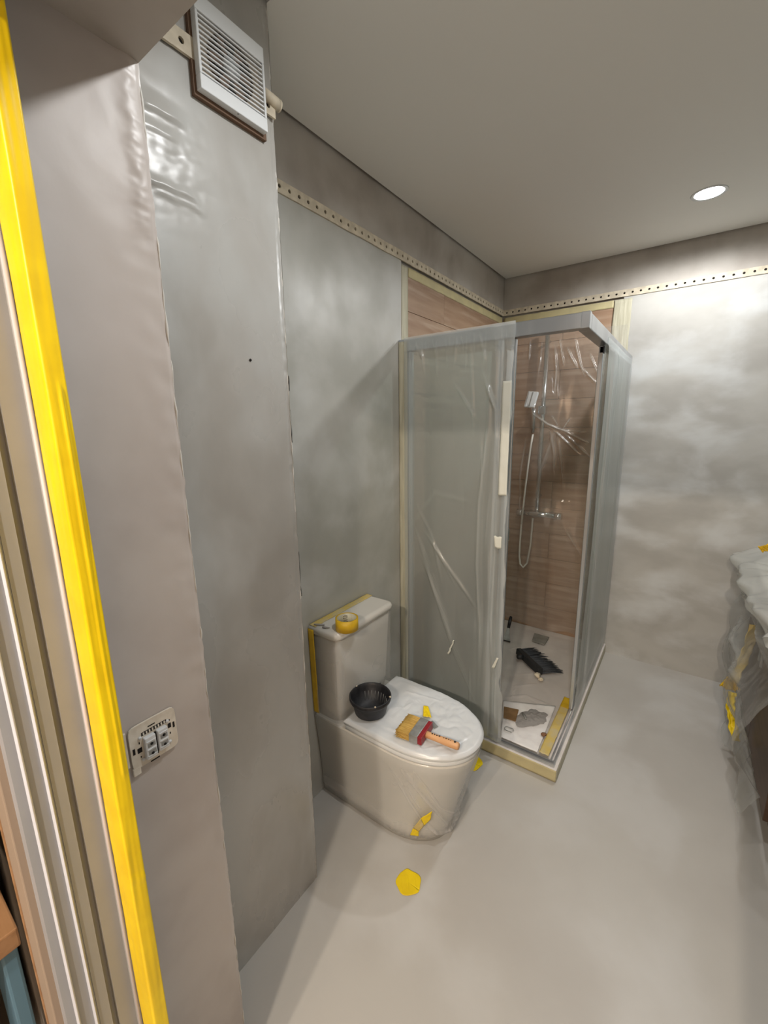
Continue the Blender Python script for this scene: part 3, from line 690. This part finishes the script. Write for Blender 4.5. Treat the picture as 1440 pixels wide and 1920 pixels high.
# ================================================================== TOILET
TY = -1.79
def dshape(w, xf, xb, n=40, sq=.92):
    # outline: flat back, straight sides, elliptic nose; centred on TY, starts at rear left
    el = min(xf-xb-.01, w*1.45); xc = xf-el; pts = [(xb, TY-w), ((xb+xc)/2, TY-w)]
    for k in range(n+1):
        t = -PI/2+PI*k/n; c, s = math.cos(t), math.sin(t)
        pts.append((xc+el*abs(c)**.95, TY+w*math.copysign(abs(s)**sq, s)))
    pts += [((xb+xc)/2, TY+w), (xb, TY+w)]
    return pts
def loft(name, rings, m, parent=None, smooth=True, capb=True, capt=True):
    bm = bmesh.new(); R_ = [[bm.verts.new((x, y, z)) for x, y in pts] for pts, z in rings]; n = len(R_[0])
    for i in range(len(R_)-1):
        for k in range(n): bm.faces.new((R_[i][k], R_[i][(k+1) % n], R_[i+1][(k+1) % n], R_[i+1][k]))
    if capb: bm.faces.new(R_[0][::-1])
    if capt: bm.faces.new(R_[-1])
    o = from_bm(name, bm, m, parent, smooth)
    for p in o.data.polygons:
        if len(p.vertices) > 4: p.use_smooth = False
    return o
to = root('toilet', (.3, TY, 0), 'white close-coupled toilet with closed lid wrapped in plastic, against the wall', 'toilet')
loft('bowl', [(dshape(.146, .540, .004), 0), (dshape(.150, .548, .004), .05), (dshape(.158, .574, .004), .16), (dshape(.168, .605, .004), .27), (dshape(.177, .630, .004), .35), (dshape(.181, .642, .004), .388), (dshape(.178, .640, .008), .396)], 'ceramic', to)
loft('seat', [(dshape(.178, .640, .175), .398), (dshape(.182, .646, .172), .402), (dshape(.182, .646, .172), .412), (dshape(.178, .641, .176), .416)], 'white_plastic', to)
loft('lid', [(dshape(.180, .644, .172), .4185), (dshape(.184, .650, .168), .422), (dshape(.184, .650, .168), .432), (dshape(.180, .645, .172), .439), (dshape(.165, .62, .19), .4415)], 'white_plastic', to)
def rrect(x0, x1, hw, r, n=5):
    p = []
    for cx, cy, a in [(x1-r, TY-hw+r, -PI/2), (x1-r, TY+hw-r, 0)]:
        for k in range(n+1): t = a+PI/2*k/n; p.append((cx+r*math.cos(t), cy+r*math.sin(t)))
    return [(x0, TY-hw)]+p+[(x0, TY+hw)]
loft('tank', [(rrect(.004, .128, .165, .035), .397), (rrect(.004, .134, .172, .032), .45), (rrect(.004, .142, .180, .028), .70), (rrect(.004, .144, .181, .026), .762)], 'ceramic', to)
loft('tank_lid', [(rrect(.003, .148, .184, .03), .763), (rrect(.002, .155, .190, .03), .768), (rrect(.002, .157, .191, .03), .784), (rrect(.003, .152, .187, .03), .793), (rrect(.006, .14, .176, .025), .7955)], 'ceramic', to)
box('hinge', .150, .172, TY-.09, TY-.06, .398, .425, 'white_plastic', to, .004)
box('hinge', .150, .172, TY+.06, TY+.09, .398, .425, 'white_plastic', to, .004)
# plastic wrap on the toilet
tw = root('plastic_wrap', (.3, TY, .01), 'thin plastic wrap over the toilet lid, bowl and tank', 'plastic wrap')
def lid_film(u, v):
    # polar layout over the lid outline
    P = dshape(.186, .654, .166); P = P+[(.166, TY+.09), (.166, TY), (.166, TY-.09), P[0]]; n = len(P)
    t = u*(n-1); i = min(n-2, int(t)); f = t-i
    ex, ey = P[i][0]*(1-f)+P[i+1][0]*f, P[i][1]*(1-f)+P[i+1][1]*f
    cx, cy = .40, TY; r = v
    x, y = cx+(ex-cx)*r, cy+(ey-cy)*r
    hgt = .009*abs(nz(x*13, y*13, 2))+.005*abs(nz(x*32, y*27, 5))
    h, d = ridges(x, y, [([(.30, -1.93), (.42, -1.90), (.52, -1.95)], .005, .010, .15), ([(.25, -1.70), (.45, -1.66)], .005, .010, .15), ([(.26, -1.86), (.33, -1.78), (.36, -1.68)], .004, .008, .1), ([(.47, -1.96), (.58, -1.86), (.62, -1.75)], .004, .008, .1)])
    z = .4425+(hgt+h)*(1-.6*r**6)-.010*max(0, (r-.96)/.04)
    return (x, y, z), .25+d
grid('lid_film', 160, 60, lid_film, 'film_white', tw)
def bowl_film(u, v):
    zt = .395-.385*v; z = zt
    k = max(0, min(1, zt/.395))
    w = .146+.036*k**.9+.004; xf = .541+.103*k**.95+.004
    tuck = max(0, (.07-zt)/.07); w -= .012*tuck; xf -= .014*tuck
    P = dshape(w, xf, .02); n = len(P); t = u*(n-1); i = min(n-2, int(t)); f = t-i
    x, y = P[i][0]*(1-f)+P[i+1][0]*f, P[i][1]*(1-f)+P[i+1][1]*f
    s_ = u*1.35
    h, d = ridges(s_, zt, [([(.12, .37), (.34, .22), (.55, .08)], .008, .012, .22), ([(.05, .36), (.30, .14), (.5, .04)], .007, .010, .2), ([(.2, .38), (.42, .20), (.62, .12)], .005, .010, .15), ([(.30, .12), (.50, .05), (.75, .04)], .006, .010, .2),
                           ([(.7, .10), (.95, .14), (1.1, .2)], .005, .010, .15), ([(.45, .07), (.8, .02)], .006, .010, .25), ([(.16, .30), (.30, .18)], .004, .008, .15)])
    nx, ny = x-.33, (y-TY)*1.6; l = math.hypot(nx, ny) or 1
    o_ = h+.004*abs(nz(s_*6, zt*7, 1))+(.008*abs(nz(s_*24, zt*10, 4)) if zt < .09 else 0)+.010*max(0, 1-abs(zt-.05)/.05)
    z = max(.006, z+.006*nz(s_*12, 3)*(1-k))
    return (x+nx/l*o_, y+ny/l*o_, z), d*1.7+.08*nz(s_*8, zt*9, 3)+.22*max(0, 1-zt/.10)
grid('bowl_film', 170, 50, bowl_film, 'film_bowl', tw)
def tank_film(u, v):
    z = .405+.355*v; hw = .186+.003*v; x1 = .152; P = rrect(.03, x1, hw, .034); n = len(P); t = u*(n-1); i = min(n-2, int(t)); f = t-i
    x, y = P[i][0]*(1-f)+P[i+1][0]*f, P[i][1]*(1-f)+P[i+1][1]*f
    h, d = ridges(y, z, [([(-1.93, .72), (-1.86, .50)], .005, .012, .12), ([(-1.70, .70), (-1.74, .46)], .005, .012, .12), ([(-1.9, .60), (-1.8, .43)], .004, .012, .12), ([(-1.65, .66), (-1.72, .43)], .004, .010, .12)])
    return (x+h*.6+.0025*nz(y*14, z*5, 2), y+.0015*nz(z*8, 3), z), d+.06*nz(y*14, z*4, 4)
grid('tank_film', 60, 40, tank_film, 'film_bowl', tw)
# tapes on the toilet
tape_plane('masking_tape', lambda u, v: (.0035+.034*u+.003*nz(v*16, 2)*u, -1.975+.372*v, .7972+.0012*nz(u*3, v*12)), 'faded yellow tape along the back edge of the tank lid', 'tape_old', 5, 40)
tape_plane('masking_tape', lambda u, v: (.004+.030*u, -1.9835+(.014*max(0, 1-(v-0)/.15) if v < .15 else 0)*0+.010*(1-v), .41+.375*v), 'dark yellow tape down the side of the tank next to the pillar', 'tape_ochre', 5, 40)
def front_tape(q, m, label):
    # patch stuck on the nose of the wrapped bowl: four corners as (angle in plan, height)
    def fn(u, v):
        f = quad(*q); an, zz = f(u, v); k = zz/.395; ww = .146+.036*k**.9+.020; xf = .541+.103*k**.95+.022; el = ww*1.45
        w = .002*nz(u*3, v*3, zz)
        return (xf-el+(el+w)*math.cos(an), TY+(ww+w)*math.sin(an), zz)
    tape_plane('masking_tape', fn, label, m, 8, 8)
front_tape(((-.80, .195), (-.79, .148), (-.87, .115), (-.95, .152)), 'tape_yellow', 'bright yellow tape patch on the front of the toilet wrap')
front_tape(((-.95, .150), (-.87, .114), (-.93, .078), (-1.03, .094)), 'tape_old', 'translucent tape stretch between the yellow patches on the toilet front')
front_tape(((-1.035, .092), (-.93, .077), (-.92, .052), (-1.06, .050)), 'tape_yellow', 'yellow tape tail at the foot of the toilet front')

# --- things on the toilet
# roll of tape on the tank lid
rc = (.152, -1.918, .7985)
tp = root('tape_roll', rc, 'roll of orange-yellow masking tape standing flat on the tank lid', 'tape roll')
lathe('tape_winding', [(.0375, 0), (.044, 0), (.044, .046), (.0375, .046), (.0375, 0)], 'tape_ochre', tp, rc, 48)
lathe('core', [(.0355, .0005), (.0373, .0005), (.0373, .0455), (.0355, .0455), (.0355, .0005)], 'tape_cream', tp, rc, 48)
def text(name, s, size, loc, rot, m, parent, ext=.0003, align='CENTER'):
    cu = bpy.data.curves.new(name, 'FONT'); cu.body = s; cu.size = size; cu.align_x = align; cu.align_y = 'CENTER'; cu.extrude = ext
    t = bpy.data.objects.new(name, cu); col.objects.link(t); t.rotation_euler = rot; t.location = loc
    dg = bpy.context.evaluated_depsgraph_get(); dg.update(); me = bpy.data.meshes.new_from_object(t.evaluated_get(dg))
    mw_ = Matrix.LocRotScale(Vector(loc), None, None) @ Matrix(t.rotation_euler.to_matrix().to_4x4())
    bpy.data.objects.remove(t); me.transform(mw_); me.materials.clear()
    return finish(name, me, m, parent)
# printed letters inside the core, facing the room (0710)
txt = text('print', '0710', .024, (0, 0, 0), (0, 0, 0), 'ink', None)
tm = txt.data; ang0 = math.atan2(-1.918+3.04, .152-1.148)+.12
tm.transform(Matrix.Translation(txt.location)); txt.location = (0, 0, 0)
for v in tm.vertices:
    # wrap the word upright round the inside of the core
    a_ = ang0+v.co.y/.0352; zz = .0235-v.co.x*.62; rr = .0352-v.co.z
    v.co = Vector((rr*math.cos(a_), rr*math.sin(a_), zz))
txt.parent = tp
# black mixing bowl
bc = (.232, -1.885, .4505)
bw = root('mixing_bowl', bc, 'round black plastic mixing bowl with plaster-splashed rim on the toilet lid', 'bowl')
lathe('shell', [(0, .0), (.056, 0), (.062, .004), (.072, .050), (.074, .056), (.081, .057), (.083, .063), (.083, .073), (.080, .076), (.077, .074), (.0755, .062), (.066, .050), (.058, .008), (0, .006)], 'black_plastic', bw, bc, 48, jit=.006)
for k in range(10):
    t = .6+k*.22; c, s = math.cos(t), math.sin(t)
    tube('wall_rib', [(bc[0]+.0585*c, bc[1]+.0585*s, bc[2]+.012), (bc[0]+.0655*c, bc[1]+.0655*s, bc[2]+.048)], .0009, 'steel', bw, 5)
for k in range(5):
    t = .4+k*1.3; c, s = math.cos(t), math.sin(t)
    bm = bmesh.new(); bmesh.ops.create_icosphere(bm, subdivisions=2, radius=.004)
    for v in bm.verts: v.co = v.co*(.8+.6*mn.noise(v.co*300+Vector((k, 0, 0))))+Vector((bc[0]+.080*c, bc[1]+.080*s, bc[2]+.0755))
    from_bm('plaster_splash', bm, 'black_plastic' if k % 2 else 'plaster_bit', bw)
# paint brush
bd = Vector((.150, -.012+.0, 0)); 
pb = root('paint_brush', (.478, -1.882, .4500), 'wide block brush with blond bristles, red ferrule block and wooden handle on the toilet lid', 'brush', rz=math.radians(5))
def lb(name, x0, x1, y0, y1, z0, z1, m, bev=.001, par=None): return box(name, x0, x1, y0, y1, z0, z1, m, par or pb, bev, 2, True)
def bristle_fn(bm):
    add_box(bm, -.092, -.038, -.050, .050, .001, .030, .004, 2)
bm = bmesh.new()
nb = 40
add_box(bm, -.088, -.036, -.047, .047, .003, .028, .002, 1)
for i in range(nb):
    for j in (0, 1, 2, 3, 4, 5):
        y = -.048+.096*i/(nb-1); z = .003+.024*j/5
        y2 = y*1.04+random.uniform(-.002, .002); z2 = .002+.022*j/5+random.uniform(-.001, .001)
        add_tube(bm, [(-.036, y, z), (-.065, (y+y2)/2, z), (-.094+random.uniform(-.003, .003), y2, z2)], [.0022, .0023, .0014], 5)
from_bm('bristles', bm, 'bristle', pb, True, True)
lb('ferrule', -.040, -.006, -.0505, .0505, -.000, .032, 'steel', .002)
lb('red_block', -.0065, .010, -.049, .049, .001, .031, 'brush_red', .002)
hd = tube('handle', [(.008, -.004, .016), (.03, -.004, .016), (.06, -.004, .0165), (.10, -.004, .017), (.128, -.004, .017), (.133, -.004, .017)], [.0125, .0115, .012, .0135, .013, .010], 'brush_wood', pb, 18, True)
hl = bmesh.new(); add_tube(hl, [(.118, -.004, .0285), (.118, -.004, .031)], .0042, 10); from_bm('hang_hole', hl, 'ink', hd, True, True)
for k in range(9):
    if k == 4: continue
    wd_ = random.uniform(.004, .0075)
    box('print', .030+k*.0088, .030+k*.0088+wd_*.8, -.0065+.001*(k % 2), -.0015-.001*(k % 3), .0272+.00008*k, .0295+.0001*k, 'ink', hd, 0, 2, True)
# steel scraper blade behind the brush
bm = bmesh.new(); add_box(bm, -.018, .020, -.010, .010, 0, .0025, .0008, 1); bm.transform(Matrix.Translation((.474, -1.812, .4515)) @ Matrix.Rotation(-.45, 4, 'Z'))
tag(from_bm('scraper_blade', bm, 'steel'), 'small steel scraper blade beside the red brush block', 'blade')
crumple('tape_scrap', quad((.388, -1.738), (.405, -1.730), (.450, -1.782), (.420, -1.795)), .4515, 'crumpled bright yellow tape scrap on the toilet lid behind the brush', 'tape_yellow', 'tape scrap', 14, .006, 8)
# splinters on the tank lid
tag(tube('wood_splinter', [(.024, -1.968, .8005), (.045, -1.958, .8012), (.062, -1.949, .801)], [.003, .0045, .003], 'powder', None, 7), 'longer grey splinter across the taped corner of the tank lid', 'splinter')
tag(tube('wood_splinter', [(.068, -1.965, .800), (.080, -1.962, .8008), (.095, -1.953, .8)], [.004, .004, .0015], 'powder', None, 7), 'shorter grey splinter nearer the front corner of the tank lid', 'splinter')

# ================================================================== FLOOR TAPES
def disc_tape(cx, cy, r, label, seed):
    def fn(u, v):
        a = 2*PI*u; rr = r*(1+.05*math.cos(5*a+seed)+.06*nz(math.cos(a)*2, math.sin(a)*2, seed))*v
        x, y = cx+rr*math.cos(a), cy+rr*math.sin(a)
        s_ = (x*.8+y*.6)*42
        return (x, y, .0022+.0008*(abs((s_ % 1)-.5) < .06)+.0008*nz(x*30, y*30, 2))
    tag(grid('floor_tape', 48, 16, fn, 'tape_yellow', None, thick=.0005), label, 'tape')
disc_tape(.516, -2.054, .043, 'round yellow tape patch on the floor in front of the toilet', 1)
disc_tape(.468, -1.432, .054, 'yellow tape patch on the floor between toilet and shower tray', 4)

# ================================================================== VANITY UNDER PLASTIC
va = root('vanity_cabinet', (1.76, -.72, 0), 'dark wooden vanity cabinet hidden under plastic sheeting at the right edge', 'vanity')
box('body', 1.53, XR-.003, -1.22, -.20, .12, .80, 'cabinet_wood', va, .003)
box('plinth', 1.56, XR-.003, -1.20, -.22, 0, .12, 'cabinet_wood', va)
for k in range(2):
    d_ = box('door', 1.512, 1.530, -1.215+k*.505, -.715+k*.505, .13, .79, 'cabinet_wood', va, .002)
    box('handle', 1.503, 1.512, -.74+k*.06, -.725+k*.06, .5, .62, 'steel', d_, .002)
box('worktop', 1.50, XR-.003, -1.24, -.18, .80, .83, 'ceramic', va, .004)
lathe('basin', [(.02, 0), (.12, .005), (.17, .05), (.19, .11), (.18, .11), (.16, .055), (.10, .02), (0, .015)], 'ceramic', va, (1.76, -.7, .83), 36)
tube('tap', [(1.94, -.7, .83), (1.94, -.7, 1.02), (1.88, -.7, 1.06), (1.84, -.7, 1.04)], .014, 'chrome', va, 12)
van_r = [([(-.30, .62), (-.75, .50), (-1.1, .52)], .03, .03, .3), ([(-.45, .95), (-.62, .70)], .02, .02, .2), ([(-.60, .60), (-.58, .10)], .018, .02, .2), ([(-.9, .55), (-.95, .05)], .02, .03, .2)]
def van_film(u, v):
    # v: 0 hem ... .6 edge of the worktop ... 1 over the basin; u along the vanity
    y = -.15-1.14*u+.012*nz(v*6, 4); s_ = v
    hem = .10+.05*nz(y*6, 3)+.015*nz(y*17, 5)+.14*max(0, -.7-y)
    if s_ < .62:
        t = s_/.62; z = hem+(.79-hem)*t
        lobe = abs(math.sin(PI*(t*1.55-.25+.12*nz(y*4, 2))))**.7
        x = 1.487-.062*lobe*(1+.9*nz(y*4.5, z*3.5, 3))-.010*abs(nz(y*13, z*9, 6))-.004*abs(nz(y*30, z*20, 9))
    else:
        t = (s_-.62)/.38; a = min(1, t*2.4)
        z = .79+.115*math.sin(a*PI/2)+.05*max(0, t-.3)+.06*nz(y*4, t*4, 2)*a+.020*abs(nz(y*8, t*9, 4))
        x = 1.455+.44*t**1.35+.030*nz(y*5, t*6, 8)-.085*max(0, 1-abs(t-.16)/.16)**.7*(1+.7*nz(y*7, 2))
    h, d = ridges(y, z, van_r) if s_ < .62 else (0, 0)
    dd = d*.8+.10*nz(y*6, z*6, 5)+(.45*min(1, max(0, (s_-.56)/.08)))+.10*max(0, 1-s_*7)
    return (x-h*.6, y, z), dd
vf = grid('plastic_sheet', 170, 150, van_film, 'film_vanity'); tag(vf, 'puffed crumpled plastic sheet draped over the vanity at the right edge', 'plastic sheet')
def band(name, pts, w, m, label, seed, cat='tape'):
    # crumpled strip following a path, its flat side turned towards the door
    P = [Vector(p) for p in pts]
    def fn(u, v):
        t = v*(len(P)-1); i = min(len(P)-2, int(t)); f = t-i; c = P[i].lerp(P[i+1], f); d = (P[i+1]-P[i]).normalized()
        sdv = d.cross(Vector((.25, -1, 0))).normalized(); ww = w*(1+.5*nz(v*7, seed))
        q = c+sdv*ww*(u-.5)+Vector((.004*nz(u*4, v*11, seed+2), -.016*abs(nz(u*3, v*9, seed+1)), 0)); return tuple(q)
    return tag(grid(name, 8, 40, fn, m, None, thick=.0008), label, cat)
band('masking_tape', [(1.475, -.66, .66), (1.468, -.66, .56), (1.452, -.66, .46), (1.435, -.66, .36)], .040, 'tape_old', 'pale yellow tape strip running down the vanity sheet', 2)
band('masking_tape', [(1.402, -.64, .345), (1.425, -.65, .335), (1.452, -.66, .35)], .055, 'tape_ochre', 'bunched orange-yellow tape knot low on the vanity sheet', 5)
band('masking_tape', [(1.436, -.68, .32), (1.434, -.70, .26), (1.446, -.73, .20), (1.466, -.78, .14)], .032, 'tape_yellow', 'bright yellow tape tail hanging at the hem of the vanity sheet', 9)
band('masking_tape', [(1.462, -.55, .985), (1.478, -.56, .995), (1.505, -.56, 1.015)], .03, 'tape_ochre', 'small yellow tape tip on top of the vanity sheet', 12)

# ================================================================== HALL CORNER SEEN PAST THE FRAME
hb = root('hall_shelf', (-.12, -3.12, 0), 'light wooden shelf unit in the hall past the door frame', 'shelf')
box('shelf_top', -.5, .27, -3.3, -2.958, .66, .70, 'shelf_wood', hb, .003)
box('leg', .20, .25, -3.29, -3.24, 0, .66, 'dark_box', hb); box('leg', -.48, -.43, -3.29, -3.24, 0, .66, 'dark_box', hb)
box('back_panel', -.5, .0, -2.962, -2.958, .1, .66, 'dark_box', hb)
box('leg', -.48, -.43, -3.0, -2.965, 0, .66, 'dark_box', hb)
tag(box('blue_board', .08, .25, -2.985, -2.962, 0, .655, 'blue_board', None, .004), 'blue panel standing under the end of the hall shelf', 'board')
tag(box('storage_box', -.40, .0, -3.26, -3.03, 0, .50, 'dark_box', None, .01), 'dark storage box under the hall shelf', 'box')
tag(box('storage_box', -.45, .18, -3.26, -2.97, .70, 1.05, 'dark_box', None, .01), 'dark box standing on the hall shelf', 'box')
